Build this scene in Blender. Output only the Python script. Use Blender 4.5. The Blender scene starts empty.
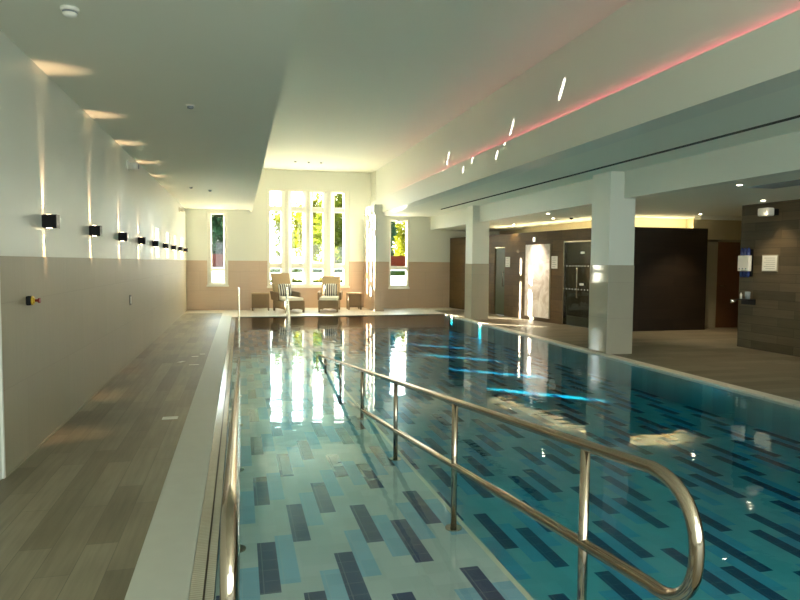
import bpy, bmesh, math, random
from mathutils import Vector, Matrix
random.seed(7)
S = bpy.context.scene
COL = S.collection
PI = math.pi

# ------------------------------------------------------------------ materials
def srgb(r, g, b):
    f = lambda c: (c/12.92 if c <= .04045 else ((c+.055)/1.055)**2.4)
    return tuple(f(c/255) for c in (r, g, b))

def newmat(name):
    m = bpy.data.materials.new(name); m.use_nodes = True
    nt = m.node_tree; nt.nodes.clear()
    out = nt.nodes.new('ShaderNodeOutputMaterial')
    return m, nt, out

def N(nt, typ, **kw):
    n = nt.nodes.new(typ)
    for k, v in kw.items():
        if k in n.inputs: n.inputs[k].default_value = v
        else: setattr(n, k, v)
    return n

def c4(c): return (c[0], c[1], c[2], 1)

def plain(name, col, rough=.6, metal=0, noise=.06, scale=6, emit=None, strength=0, spec=.5, bump=0, bscale=60):
    m, nt, out = newmat(name)
    b = N(nt, 'ShaderNodeBsdfPrincipled', Roughness=rough, Metallic=metal)
    b.inputs['Specular IOR Level'].default_value = spec
    tc = N(nt, 'ShaderNodeTexCoord')
    no = N(nt, 'ShaderNodeTexNoise', Scale=scale, Detail=4)
    nt.links.new(tc.outputs['Object'], no.inputs['Vector'])
    mx = N(nt, 'ShaderNodeMix', data_type='RGBA')
    mx.inputs[6].default_value = c4([c*(1-noise) for c in col])
    mx.inputs[7].default_value = c4([min(1, c*(1+noise)) for c in col])
    nt.links.new(no.outputs['Fac'], mx.inputs[0])
    nt.links.new(mx.outputs[2], b.inputs['Base Color'])
    if emit:
        b.inputs['Emission Color'].default_value = c4(emit); b.inputs['Emission Strength'].default_value = strength
    if bump:
        n2 = N(nt, 'ShaderNodeTexNoise', Scale=bscale, Detail=2)
        nt.links.new(tc.outputs['Object'], n2.inputs['Vector'])
        bp = N(nt, 'ShaderNodeBump', Strength=bump, Distance=.01)
        nt.links.new(n2.outputs['Fac'], bp.inputs['Height'])
        nt.links.new(bp.outputs['Normal'], b.inputs['Normal'])
    nt.links.new(b.outputs[0], out.inputs[0])
    return m

def brickmat(name, c1, c2, mortar, u, v, bw, rh, ms=.004, rough=.4, grain=None, gamt=.25, offset=.5, spec=.5, cloud=.15, freq=2):
    """bricks in the plane of axes u (row direction) and v; grain = axis index along which streaks run"""
    m, nt, out = newmat(name)
    tc = N(nt, 'ShaderNodeTexCoord'); sx = N(nt, 'ShaderNodeSeparateXYZ')
    nt.links.new(tc.outputs['Object'], sx.inputs[0])
    cb = N(nt, 'ShaderNodeCombineXYZ')
    nt.links.new(sx.outputs[u], cb.inputs[0]); nt.links.new(sx.outputs[v], cb.inputs[1])
    br = N(nt, 'ShaderNodeTexBrick', Scale=1.0)
    br.offset = offset; br.offset_frequency = freq; br.squash = 1
    br.inputs['Color1'].default_value = c4(c1); br.inputs['Color2'].default_value = c4(c2)
    br.inputs['Mortar'].default_value = c4(mortar); br.inputs['Mortar Size'].default_value = ms
    br.inputs['Mortar Smooth'].default_value = .1; br.inputs['Bias'].default_value = 0
    br.inputs['Brick Width'].default_value = bw; br.inputs['Row Height'].default_value = rh
    nt.links.new(cb.outputs[0], br.inputs['Vector'])
    mp = N(nt, 'ShaderNodeMapping')
    sc = [3, 3, 3]
    if grain is not None:
        sc = [26, 26, 26]; sc[grain] = 1.6
    mp.inputs['Scale'].default_value = sc
    nt.links.new(tc.outputs['Object'], mp.inputs['Vector'])
    no = N(nt, 'ShaderNodeTexNoise', Scale=1.0, Detail=5, Roughness=.6)
    nt.links.new(mp.outputs[0], no.inputs['Vector'])
    cl = N(nt, 'ShaderNodeTexNoise', Scale=1.1, Detail=3)
    nt.links.new(tc.outputs['Object'], cl.inputs['Vector'])
    ad = N(nt, 'ShaderNodeMath', operation='MULTIPLY_ADD'); ad.inputs[1].default_value = 2*gamt; ad.inputs[2].default_value = 1-gamt
    nt.links.new(no.outputs['Fac'], ad.inputs[0])
    a2 = N(nt, 'ShaderNodeMath', operation='MULTIPLY_ADD'); a2.inputs[1].default_value = 2*cloud; a2.inputs[2].default_value = 1-cloud
    nt.links.new(cl.outputs['Fac'], a2.inputs[0])
    mu = N(nt, 'ShaderNodeMath', operation='MULTIPLY')
    nt.links.new(ad.outputs[0], mu.inputs[0]); nt.links.new(a2.outputs[0], mu.inputs[1])
    vm = N(nt, 'ShaderNodeVectorMath', operation='SCALE')
    nt.links.new(br.outputs['Color'], vm.inputs[0]); nt.links.new(mu.outputs[0], vm.inputs['Scale'])
    b = N(nt, 'ShaderNodeBsdfPrincipled', Roughness=rough); b.inputs['Specular IOR Level'].default_value = spec
    nt.links.new(vm.outputs[0], b.inputs['Base Color'])
    bp = N(nt, 'ShaderNodeBump', Strength=.25, Distance=.003, invert=True)
    nt.links.new(br.outputs['Fac'], bp.inputs['Height']); nt.links.new(bp.outputs[0], b.inputs['Normal'])
    nt.links.new(b.outputs[0], out.inputs[0])
    return m

def emis(name, col, s):
    m, nt, out = newmat(name)
    e = N(nt, 'ShaderNodeEmission', Strength=s); e.inputs[0].default_value = c4(col)
    nt.links.new(e.outputs[0], out.inputs[0]); return m

def schlick(nt, f0, normal=None):
    """mirror share of a clear surface, the same from both sides"""
    g = N(nt, 'ShaderNodeNewGeometry'); d = N(nt, 'ShaderNodeVectorMath', operation='DOT_PRODUCT')
    nt.links.new(normal or g.outputs['Normal'], d.inputs[0]); nt.links.new(g.outputs['Incoming'], d.inputs[1])
    a = N(nt, 'ShaderNodeMath', operation='ABSOLUTE'); nt.links.new(d.outputs['Value'], a.inputs[0])
    o = N(nt, 'ShaderNodeMath', operation='SUBTRACT', use_clamp=True); o.inputs[0].default_value = 1; nt.links.new(a.outputs[0], o.inputs[1])
    p = N(nt, 'ShaderNodeMath', operation='POWER'); p.inputs[1].default_value = 5; nt.links.new(o.outputs[0], p.inputs[0])
    m = N(nt, 'ShaderNodeMath', operation='MULTIPLY_ADD', use_clamp=True); m.inputs[1].default_value = 1-f0; m.inputs[2].default_value = f0
    nt.links.new(p.outputs[0], m.inputs[0]); return m.outputs[0]

def glassmat(name, tint=(1, 1, 1), refl=.06):
    m, nt, out = newmat(name)
    t = N(nt, 'ShaderNodeBsdfTransparent'); t.inputs[0].default_value = c4(tint)
    g = N(nt, 'ShaderNodeBsdfGlossy', Roughness=.02)
    mx = N(nt, 'ShaderNodeMixShader')
    nt.links.new(schlick(nt, .03), mx.inputs[0])
    nt.links.new(t.outputs[0], mx.inputs[1]); nt.links.new(g.outputs[0], mx.inputs[2])
    nt.links.new(mx.outputs[0], out.inputs[0]); return m

def watermat():
    m, nt, out = newmat('pool_water')
    tc = N(nt, 'ShaderNodeTexCoord')
    mp = N(nt, 'ShaderNodeMapping'); mp.inputs['Scale'].default_value = (1.0, 1.6, 1)
    nt.links.new(tc.outputs['Object'], mp.inputs[0])
    n1 = N(nt, 'ShaderNodeTexNoise', Scale=2.2, Detail=2, Roughness=.5)
    n2 = N(nt, 'ShaderNodeTexNoise', Scale=9, Detail=1)
    nt.links.new(mp.outputs[0], n1.inputs['Vector']); nt.links.new(mp.outputs[0], n2.inputs['Vector'])
    ad = N(nt, 'ShaderNodeMath', operation='MULTIPLY_ADD'); ad.inputs[1].default_value = .08
    nt.links.new(n2.outputs['Fac'], ad.inputs[0]); nt.links.new(n1.outputs['Fac'], ad.inputs[2])
    bp = N(nt, 'ShaderNodeBump', Strength=1.0, Distance=.0028)
    nt.links.new(ad.outputs[0], bp.inputs['Height'])
    t = N(nt, 'ShaderNodeBsdfTransparent')
    g = N(nt, 'ShaderNodeBsdfGlossy', Roughness=.015)
    nt.links.new(bp.outputs[0], g.inputs['Normal'])
    mx = N(nt, 'ShaderNodeMixShader')
    nt.links.new(schlick(nt, .02, bp.outputs[0]), mx.inputs[0]); nt.links.new(t.outputs[0], mx.inputs[1]); nt.links.new(g.outputs[0], mx.inputs[2])
    nt.links.new(mx.outputs[0], out.inputs['Surface'])
    va = N(nt, 'ShaderNodeVolumeAbsorption', Density=1.8); va.inputs[0].default_value = (.06, .79, .875, 1)
    nt.links.new(va.outputs[0], out.inputs['Volume'])
    return m

def mosaic(name, col):
    """pool tiles 0.10 x 0.12 with pale grout"""
    g = [min(1, c*.75+.12) for c in col]
    return brickmat(name, [c*.93 for c in col], [min(1, c*1.07) for c in col], g, 1, 0, .12, .1, ms=.0022, rough=.25, gamt=.06, offset=0, cloud=.05)

def leaf(name, col, glow):
    m, nt, out = newmat(name)
    tc = N(nt, 'ShaderNodeTexCoord'); no = N(nt, 'ShaderNodeTexNoise', Scale=1.6, Detail=3); nt.links.new(tc.outputs['Object'], no.inputs['Vector'])
    cr = N(nt, 'ShaderNodeValToRGB')
    cr.color_ramp.elements[0].position = .35; cr.color_ramp.elements[0].color = c4([c*.45 for c in col])
    cr.color_ramp.elements[1].position = .65; cr.color_ramp.elements[1].color = c4([c*1.5 for c in col])
    nt.links.new(no.outputs['Fac'], cr.inputs[0])
    d = N(nt, 'ShaderNodeBsdfDiffuse'); t = N(nt, 'ShaderNodeBsdfTranslucent'); mx = N(nt, 'ShaderNodeMixShader'); mx.inputs[0].default_value = glow
    nt.links.new(cr.outputs[0], d.inputs[0]); nt.links.new(cr.outputs[0], t.inputs[0])
    nt.links.new(d.outputs[0], mx.inputs[1]); nt.links.new(t.outputs[0], mx.inputs[2]); nt.links.new(mx.outputs[0], out.inputs[0]); return m

def stripes():
    m, nt, out = newmat('striped_fabric')
    tc = N(nt, 'ShaderNodeTexCoord'); sx = N(nt, 'ShaderNodeSeparateXYZ'); nt.links.new(tc.outputs['Object'], sx.inputs[0])
    a = N(nt, 'ShaderNodeMath', operation='MULTIPLY'); a.inputs[1].default_value = 15.0
    nt.links.new(sx.outputs[0], a.inputs[0])
    f = N(nt, 'ShaderNodeMath', operation='FRACT'); nt.links.new(a.outputs[0], f.inputs[0])
    g = N(nt, 'ShaderNodeMath', operation='GREATER_THAN'); g.inputs[1].default_value = .5; nt.links.new(f.outputs[0], g.inputs[0])
    mx = N(nt, 'ShaderNodeMix', data_type='RGBA'); mx.inputs[6].default_value = (.75, .73, .66, 1); mx.inputs[7].default_value = (.04, .045, .05, 1)
    nt.links.new(g.outputs[0], mx.inputs[0])
    b = N(nt, 'ShaderNodeBsdfPrincipled', Roughness=.9); nt.links.new(mx.outputs[2], b.inputs['Base Color'])
    nt.links.new(b.outputs[0], out.inputs[0]); return m

def weave(name, col):
    m, nt, out = newmat(name)
    tc = N(nt, 'ShaderNodeTexCoord')
    ch = N(nt, 'ShaderNodeTexChecker', Scale=55); nt.links.new(tc.outputs['Object'], ch.inputs['Vector'])
    ch.inputs['Color1'].default_value = c4(col); ch.inputs['Color2'].default_value = c4([c*.72 for c in col])
    b = N(nt, 'ShaderNodeBsdfPrincipled', Roughness=.6); nt.links.new(ch.outputs[0], b.inputs['Base Color'])
    bp = N(nt, 'ShaderNodeBump', Strength=.5, Distance=.004); nt.links.new(ch.outputs['Fac'], bp.inputs['Height']); nt.links.new(bp.outputs[0], b.inputs['Normal'])
    nt.links.new(b.outputs[0], out.inputs[0]); return m

def stonepanel():
    m, nt, out = newmat('stone_panel')
    tc = N(nt, 'ShaderNodeTexCoord')
    no = N(nt, 'ShaderNodeTexNoise', Scale=2.2, Detail=7, Roughness=.65, Distortion=1.2); nt.links.new(tc.outputs['Object'], no.inputs['Vector'])
    cr = N(nt, 'ShaderNodeValToRGB')
    cr.color_ramp.elements[0].position = .3; cr.color_ramp.elements[0].color = (.50, .38, .28, 1)
    cr.color_ramp.elements[1].position = .6; cr.color_ramp.elements[1].color = (.93, .86, .78, 1)
    nt.links.new(no.outputs['Fac'], cr.inputs[0])
    b = N(nt, 'ShaderNodeBsdfPrincipled', Roughness=.35); nt.links.new(cr.outputs[0], b.inputs['Base Color'])
    nt.links.new(b.outputs[0], out.inputs[0]); return m

M = dict(
    paint=plain('wall_paint', (.74, .745, .655), .38, noise=.02, scale=1.2, spec=.35),
    ceil=plain('ceiling_paint', (.83, .83, .72), .7, noise=.02, scale=1),
    reveal=plain('white_window_stone', (.82, .80, .70), .5, noise=.03),
    tileL=brickmat('wall_tile_left', (.335, .292, .197), (.355, .31, .212), (.30, .265, .182), 1, 2, 1.2, .6, .003, .48, grain=2, gamt=.07, cloud=.06),
    tileB=brickmat('wall_tile_back', (.50, .37, .26), (.53, .395, .275), (.43, .32, .23), 0, 2, 1.2, .6, .004, .3, grain=0, gamt=.07, cloud=.06),
    tileC=brickmat('column_tile', (.42, .38, .29), (.44, .40, .305), (.36, .33, .26), 1, 2, 2.0, .6, .003, .05, gamt=.05, cloud=.05),
    deck=brickmat('deck_planks', (.175, .145, .088), (.285, .240, .158), (.15, .125, .08), 1, 0, .9, .16, .002, .42, grain=1, gamt=.42, offset=.37, cloud=.34),
    deckR=brickmat('deck_planks_right', (.135, .112, .072), (.20, .172, .118), (.10, .085, .058), 0, 1, 1.2, .22, .003, .5, grain=0, gamt=.28, offset=.37, cloud=.22, spec=.3),
    deckfar=brickmat('deck_tiles_pale', (.66, .60, .49), (.70, .64, .53), (.5, .45, .38), 0, 1, .8, .4, .004, .4, gamt=.06),
    coping=plain('pale_coping', (.56, .56, .48), .45, noise=.05, scale=9),
    grate=brickmat('grating_cream', (.52, .48, .36), (.56, .51, .39), (.42, .38, .28), 1, 0, .02, .5, .003, .13, gamt=.12, offset=0),
    gap=plain('brown_gap', (.10, .075, .045), .6),
    dark=plain('dark_gap', (.012, .012, .012), .7),
    woodtile=brickmat('wood_plank_tile', (.075, .056, .030), (.125, .094, .052), (.045, .034, .02), 1, 2, .9, .15, .003, .55, spec=.15, grain=1, gamt=.3, offset=.37),
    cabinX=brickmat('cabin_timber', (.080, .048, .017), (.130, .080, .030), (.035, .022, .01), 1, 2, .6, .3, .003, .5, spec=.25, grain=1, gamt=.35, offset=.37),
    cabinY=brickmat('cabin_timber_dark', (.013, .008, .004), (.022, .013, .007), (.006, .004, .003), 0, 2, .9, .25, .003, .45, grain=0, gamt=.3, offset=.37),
    plaster=plain('beige_plaster', (.56, .48, .31), .7, noise=.1, scale=3),
    steel=plain('brushed_steel', (.47, .39, .30), .11, metal=1, noise=.03),
    steelw=plain('bright_steel', (.92, .92, .90), .22, metal=1, noise=.02),
    black=plain('black_metal', (.005, .0045, .004), .55, spec=.2),
    slot=plain('slot_grey', (.035, .036, .032), .95, spec=0),
    lens=emis('warm_lamp_lens', (1, .74, .42), 12),
    rim=plain('lamp_rim', (.10, .095, .085), .4),
    white=plain('white_plastic', (.82, .80, .72), .45, noise=.02),
    grey=plain('grey_plastic', (.22, .25, .27), .45),
    yellow=plain('yellow_plastic', (.62, .40, .03), .4),
    red=plain('red_plastic', (.22, .015, .01), .4),
    bluefluid=plain('blue_soap', (.035, .055, .20), .12),
    water=watermat(),
    pale=mosaic('mosaic_pale', (.48, .51, .48)),
    mid=mosaic('mosaic_blue', (.25, .41, .51)),
    navy=mosaic('mosaic_navy', (.050, .062, .125)),
    nosing=plain('ramp_edge_strip', (.62, .56, .42), .5),
    glass=glassmat('window_glass'),
    doorglass=glassmat('tinted_door_glass', (.62, .66, .58)),
    wicker=weave('woven_wicker', (.46, .33, .18)),
    wickerd=weave('woven_wicker_brown', (.24, .165, .085)),
    cushion=plain('cream_cushion', (.80, .76, .64), .9, noise=.03),
    stripe=stripes(), stone=stonepanel(),
    grass=plain('lawn', (.008, .013, .002), .9, noise=.3, scale=2, spec=0),
    path=plain('pale_gravel', (.6, .57, .48), .9, noise=.1, scale=3),
    brick=brickmat('red_brick', (.042, .0052, .0018), (.052, .007, .003), (.03, .012, .008), 0, 2, .22, .08, .008, .8, spec=0),
    bark=plain('bark', (.12, .085, .055), .9, noise=.3, scale=20),
    leafg=leaf('leaf_dark_green', (.018, .045, .022), .4),
    leafy=leaf('leaf_yellow_green', (.16, .165, .012), .55),
    leafm=leaf('leaf_mid_green', (.075, .095, .010), .55),
    leafb=leaf('leaf_autumn_brown', (.10, .085, .018), .5),
    leather=plain('door_brown', (.17, .07, .03), .4, noise=.1),
    doortrim=plain('door_frame_beige', (.36, .31, .21), .5),
    pink=emis('pink_led', (1, .06, .16), 4.5),
    warmled=emis('warm_led', (1, .84, .46), 15),
    down=emis('downlight_glow', (1, .86, .62), 30),
    print_=plain('print_grey', (.35, .33, .30), .8),
    curtain=plain('green_glass_panel', (.07, .085, .045), .35, spec=.2),
    interior=plain('cabin_interior', (.10, .06, .035), .7),
)

# ------------------------------------------------------------------ mesh helpers
class MB:
    def __init__(s): s.bm = bmesh.new()
    def box(s, x0, x1, y0, y1, z0, z1, mi=0):
        vs = [s.bm.verts.new((x, y, z)) for x in (x0, x1) for y in (y0, y1) for z in (z0, z1)]
        for f in ((0, 1, 3, 2), (4, 6, 7, 5), (0, 4, 5, 1), (2, 3, 7, 6), (0, 2, 6, 4), (1, 5, 7, 3)):
            fc = s.bm.faces.new([vs[i] for i in f]); fc.material_index = mi
        return s
    def quad(s, pts, mi=0):
        f = s.bm.faces.new([s.bm.verts.new(p) for p in pts]); f.material_index = mi; return s
    def prism(s, poly, axis, a, b):
        """extrude polygon (2D) along axis between a and b"""
        def P(u, v, w):
            return {0: (w, u, v), 1: (u, w, v), 2: (u, v, w)}[axis]
        A = [s.bm.verts.new(P(u, v, a)) for u, v in poly]; B = [s.bm.verts.new(P(u, v, b)) for u, v in poly]
        n = len(poly)
        s.bm.faces.new(A); s.bm.faces.new(B[::-1])
        for i in range(n): s.bm.faces.new([A[i], A[(i+1) % n], B[(i+1) % n], B[i]])
        return s
    def tube(s, pts, r, seg=14, cap=True):
        pts = [Vector(p) for p in pts]; rings = []
        up = None
        for i, p in enumerate(pts):
            t = ((pts[min(i+1, len(pts)-1)]-p).normalized() + (p-pts[max(i-1, 0)]).normalized())
            t.normalize()
            if up is None:
                up = Vector((1, 0, 0)) if abs(t.x) < .9 else Vector((0, 0, 1))
            a = (up - t*up.dot(t)).normalized(); b = t.cross(a); up = a
            rr = r[i] if isinstance(r, (list, tuple)) else r
            rings.append([s.bm.verts.new(p + a*rr*math.cos(2*PI*k/seg) + b*rr*math.sin(2*PI*k/seg)) for k in range(seg)])
        for A, B in zip(rings, rings[1:]):
            for k in range(seg):
                f = s.bm.faces.new([A[k], A[(k+1) % seg], B[(k+1) % seg], B[k]]); f.smooth = True
        if cap:
            s.bm.faces.new(rings[0][::-1]); s.bm.faces.new(rings[-1])
        return s
    def cyl(s, c, axis, r, h, seg=24, r2=None):
        d = Vector((0, 0, 0)); d[axis] = h; c = Vector(c)
        return s.tube([c, c+d], [r, r if r2 is None else r2], seg)
    def lathe(s, prof, seg=24):
        rings = [[s.bm.verts.new((r*math.cos(2*PI*k/seg), r*math.sin(2*PI*k/seg), z)) for k in range(seg)] for r, z in prof]
        for A, B in zip(rings, rings[1:]):
            for k in range(seg):
                f = s.bm.faces.new([A[k], A[(k+1) % seg], B[(k+1) % seg], B[k]]); f.smooth = True
        s.bm.faces.new(rings[0][::-1]); s.bm.faces.new(rings[-1]); return s
    def build(s, name, mat, parent=None, bevel=0, seg=2, loc=None):
        bmesh.ops.recalc_face_normals(s.bm, faces=s.bm.faces)
        me = bpy.data.meshes.new(name); s.bm.to_mesh(me); s.bm.free()
        for m in (mat if isinstance(mat, (list, tuple)) else [mat]): me.materials.append(m)
        o = bpy.data.objects.new(name, me); COL.objects.link(o)
        if parent: o.parent = parent
        if loc: o.location = loc
        if bevel:
            bv = o.modifiers.new('bevel', 'BEVEL'); bv.width = bevel; bv.segments = seg; bv.limit_method = 'ANGLE'
        return o

def tag(o, label, cat, group=None, kind=None):
    o['label'] = label; o['category'] = cat
    if group: o['group'] = group
    if kind: o['kind'] = kind
    return o
def thing(name, label, cat, loc=(0, 0, 0), rz=0, group=None, kind=None):
    o = bpy.data.objects.new(name, None); COL.objects.link(o)
    o.location = loc; o.rotation_euler = (0, 0, rz); o.empty_display_size = .1
    return tag(o, label, cat, group, kind)
def struct(o, label, cat):
    return tag(o, label, cat, None, 'structure')
def copy_tree(o, parent=None):
    c = o.copy(); COL.objects.link(c); c.parent = parent
    for ch in list(o.children): copy_tree(ch, c)
    return c
def light(name, typ, loc, energy, col, **kw):
    l = bpy.data.lights.new(name, typ); l.energy = energy; l.color = col
    o = bpy.data.objects.new(name, l); COL.objects.link(o); o.location = loc
    for k, v in kw.items():
        if k in ('rot', 'scale', 'look'): continue
        setattr(l, k, v)
    if 'rot' in kw: o.rotation_euler = kw['rot']
    if 'scale' in kw: o.scale = kw['scale']
    if 'look' in kw: o.rotation_euler = Vector(kw['look']).to_track_quat('-Z', 'Y').to_euler()
    return o

# ------------------------------------------------------------------ dimensions
ORD = ['nearest', 'second', 'third', 'fourth', 'fifth', 'sixth', 'seventh', 'eighth', 'ninth and farthest']
XL, XS, XB, XP, XR = -1.584, .38, 4.225, 5.795, 8.90
ZL, ZC, ZB, ZR, ZT = 3.087, 4.455, 3.02, 2.585, 1.527
YB, YN = 20.5, -4.0
YM = 21.1                       # end wall of the main bay
YP0, YP1 = 1.2, 17.85           # pool ends
XW = -.125                      # left water edge
WZ = -.018                      # water level
RAMP = [(1.2, -.03), (2.07, -.04), (3.5, -.075), (5, -.105), (6.5, -.125), (10.5, -.17), (12.5, -.2)]
def rampz(y):
    for (a, za), (b, zb) in zip(RAMP, RAMP[1:]):
        if y <= b: return za+(zb-za)*(y-a)/(b-a)
    return RAMP[-1][1]
DEEP = -.38

# ------------------------------------------------------------------ floors
b = MB(); b.box(XL-.3, -.505, YN, 19.3, -.3, 0)
struct(b.build('floor', M['deck']), 'brown grey wood-look walkway floor along left wall', 'floor')
b = MB(); b.box(5.96, 12.5, YN, 19.3, -.3, 0)
struct(b.build('floor_right', M['deckR']), 'brown wood-look deck floor right of the pool under the columns', 'floor')
b = MB(); b.box(XL-.3, 8.2, 19.3, YM+.1, -.3, 0); b.box(-.505, 5.925, YP1, 19.3, -.3, 0)
struct(b.build('floor_far', M['deckfar']), 'pale tiled deck floor at far end under the loungers', 'floor')
b = MB(); b.box(-.505, 5.925, YN, YP0, -.3, 0)
struct(b.build('floor_near', M['deck']), 'wood-look deck floor at near end of the pool', 'floor')
b = MB(); b.box(-.508, -.236, YP0, YP1+.25, -.1, .006)
struct(b.build('trim_1', M['coping'], bevel=.004), 'pale stone coping strip along left pool edge', 'pool coping')
b = MB(); b.box(XP-.004, 5.965, YP0, YP1, -.0175, .008)
struct(b.build('trim_2', M['deckfar'], bevel=.004), 'cream coping strip along right pool edge', 'pool coping')
# overflow grating with its dark slot
t = thing('overflow_grating', 'narrow cream overflow grating between left coping and water', 'pool grating', (0, 0, 0))
b = MB(); b.box(-.234, -.174, YP0, YP1, -.02, -.002); b.box(-.165, XW, YP0, YP1, -.02, -.004)
b.build('grating_strip', M['grate'], t)
b = MB(); b.box(-.234, XW, YP0, YP1, -.1, -.02); b.build('channel', M['gap'], t)

# ------------------------------------------------------------------ pool basin with mosaic blocks
NOFF = [1.19, .56, .96, .45, .14, .63]      # navy block tops per odd column
MOFF = [.89, .07, .77, .05, .24, .42]       # blue block tops per even column
b = MB()
def mosaic_floor(b, x0, x1, y0, y1, zf):
    i0 = math.floor((x0+.02)/.1); i1 = math.ceil((x1+.02)/.1)
    for i in range(i0, i1):
        xa = max(x0, i*.1-.02); xb_ = min(x1, i*.1+.08)
        if xb_-xa < 1e-4: continue
        odd = i % 2 == 1
        top = (NOFF if odd else MOFF)[((i+(0 if i < 12 else 2*(i//12))) // 2) % 6]
        if i >= 12: top += .37*(i//12)
        cuts = [y0, y1]; k = math.floor((y0-top)/1.2)-1
        while top+k*1.2 < y1+1.2:
            for e in (top+k*1.2-.6, top+k*1.2):
                if y0 < e < y1: cuts.append(e)
            k += 1
        if zf is rampz: cuts += [y for y, _ in RAMP if y0 < y < y1]
        cuts = sorted(set(cuts))
        for a, c in zip(cuts, cuts[1:]):
            m = (top-(a+c)/2) % 1.2
            mi = 0 if m > .6 else (2 if odd else 1)
            za, zc = (zf(a), zf(c)) if callable(zf) else (zf, zf)
            b.quad([(xa, a, za), (xb_, a, za), (xb_, c, zc), (xa, c, zc)], mi)
RX = 1.28
mosaic_floor(b, XW, RX, YP0, 12.5, rampz)
mosaic_floor(b, XW, RX, 12.5, YP1, DEEP)
mosaic_floor(b, RX+.03, XP, YP0, YP1, DEEP)
for x, s in ((XW, 1), (XP, 1)):
    b.quad([(x, YP0, DEEP-.02), (x, YP1, DEEP-.02), (x, YP1, -.016), (x, YP0, -.016)], 0 if x > 1 else 1)
for y in (YP0, YP1):
    b.quad([(XW, y, DEEP-.02), (XP, y, DEEP-.02), (XP, y, 0), (XW, y, 0)], 0)
for (a, za), (c, zc) in zip(RAMP, RAMP[1:]):
    b.quad([(RX+.03, a, DEEP), (RX+.03, c, DEEP), (RX+.03, c, zc), (RX+.03, a, za)], 0)
    b.quad([(RX, a, za), (RX+.03, a, za), (RX+.03, c, zc), (RX, c, zc)], 3)
b.quad([(XW, 12.5, DEEP), (RX+.03, 12.5, DEEP), (RX+.03, 12.5, rampz(12.5)), (XW, 12.5, rampz(12.5))], 0)
b.quad([(RX, 12.5, DEEP), (RX+.03, 12.5, DEEP), (RX+.03, YP1, DEEP), (RX, YP1, DEEP)], 0)
struct(b.build('pool_basin', [M['pale'], M['mid'], M['navy'], M['nosing']]), 'pool basin tiled in pale, blue and navy blocks with an entry ramp', 'pool')
b = MB(); b.box(XW-.006, XP+.01, YP0-.01, YP1+.01, DEEP-.06, WZ)
tag(b.build('pool_water', M['water']), 'still blue green water filling the swimming pool', 'water', kind='stuff')
# the slab under the basin
b = MB(); b.box(XL-.3, 12.5, YN, YB, -.6, -.5)
struct(b.build('foundation_slab', M['dark']), 'concrete slab below pool and decks', 'slab')

# ------------------------------------------------------------------ walls
LW = [13.60, 15.42, 17.22, 19.05]          # small high windows in the left wall
LZ0, LZ1, LHW = 1.56, 2.15, .25
b = MB(); ys = [YN]+[v for c in LW for v in (c-LHW, c+LHW)]+[YB]
for a, c in zip(ys[0::2], ys[1::2]): b.box(XL-.30, XL-.012, a, c, 0, ZL+.02)
for c in LW:
    b.box(XL-.30, XL-.012, c-LHW, c+LHW, 0, LZ0); b.box(XL-.30, XL-.012, c-LHW, c+LHW, LZ1, ZL+.02)
struct(b.build('wall_left', M['paint']), 'long off-white painted left wall with row of cube lamps', 'wall')
b = MB(); b.box(XL-.05, XL, 4.87, YB, 0, ZT)
w = b.build('trim_3', M['tileL']); struct(w, 'grey beige tile wainscot along left wall', 'wall tiling')
b = MB(); b.box(XL-.045, XL+.004, 4.845, 4.87, 0, ZT+.004)
struct(b.build('trim_4', M['white']), 'white edge strip at near end of left wall tiling', 'edge trim')
b = MB(); b.box(XL-.012, XL+.012, 4.87, YB, 0, .012)
struct(b.build('baseboard_left', M['tileL']), 'thin pale skirting line at foot of left wall', 'skirting')

# back wall, pieced round the windows: (x0,x1,z0,z1)
W1 = (-.98, -.36, .77, 3.02); W2 = (.855, 3.52, .70, 3.85); W3 = (4.74, 5.42, .68, 2.93)
def wall_with_holes(name, x0, x1, z0, z1, holes, y0, y1, mats, split):
    b = MB(); xs = sorted([x0, x1]+[h[0] for h in holes]+[h[1] for h in holes])
    for a, c in zip(xs, xs[1:]):
        h = [q for q in holes if q[0] <= (a+c)/2 <= q[1]]
        spans = [(z0, h[0][2]), (h[0][3], z1)] if h else [(z0, z1)]
        for p, q in spans:
            if p < split < q:
                b.box(a, c, y0, y1, p, split, 1); b.box(a, c, y0, y1, split, q, 0)
            elif q > p: b.box(a, c, y0, y1, p, q, 1 if q <= split else 0)
    return b.build(name, mats)
PT = [M['paint'], M['tileB']]
w = wall_with_holes('wall_back', .25, 4.35, 0, ZC, [W2], YM, YM+.34, PT, ZT)
struct(w, 'far end wall with large four-light window, white above beige tile', 'wall')
w = wall_with_holes('wall_back_left', XL-.25, .31, 0, ZC, [W1], YB, YB+.34, PT, ZT)
struct(w, 'far end wall of left walkway round the slim window', 'wall')
w = wall_with_holes('wall_back_right', 4.25, 8.7, 0, ZC, [W3], YB, YB+.34, PT, ZT)
struct(w, 'far end wall right of the sunlit pier round the slim right window', 'wall')
b = MB(); b.box(.25, .31, YB+.34, YM, 0, ZC); b.box(4.25, 4.35, YB+.34, YM, 0, ZC)
struct(b.build('wall_back_return', M['paint']), 'short side returns of the main bay beside large window', 'wall')
b = MB(); b.box(-.14, .31, YB-.09, YB, 0, ZT, 1); b.box(-.14, .31, YB-.09, YB, ZT, ZL, 0)
struct(b.build('pilaster', PT), 'shallow pilaster between slim left window and large window', 'pilaster')
b = MB(); b.box(4.01, 4.3, 19.25, YM, 0, ZT, 1); b.box(4.01, 4.3, 19.25, YM, ZT, ZB+.02, 0); b.box(3.97, 4.23, 19.2, YB, ZB-.02, ZB+.25, 0)
struct(b.build('pier', [M['paint'], M['tileB']]), 'sunlit white and tan pier at far end of ceiling beam', 'pier')

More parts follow.
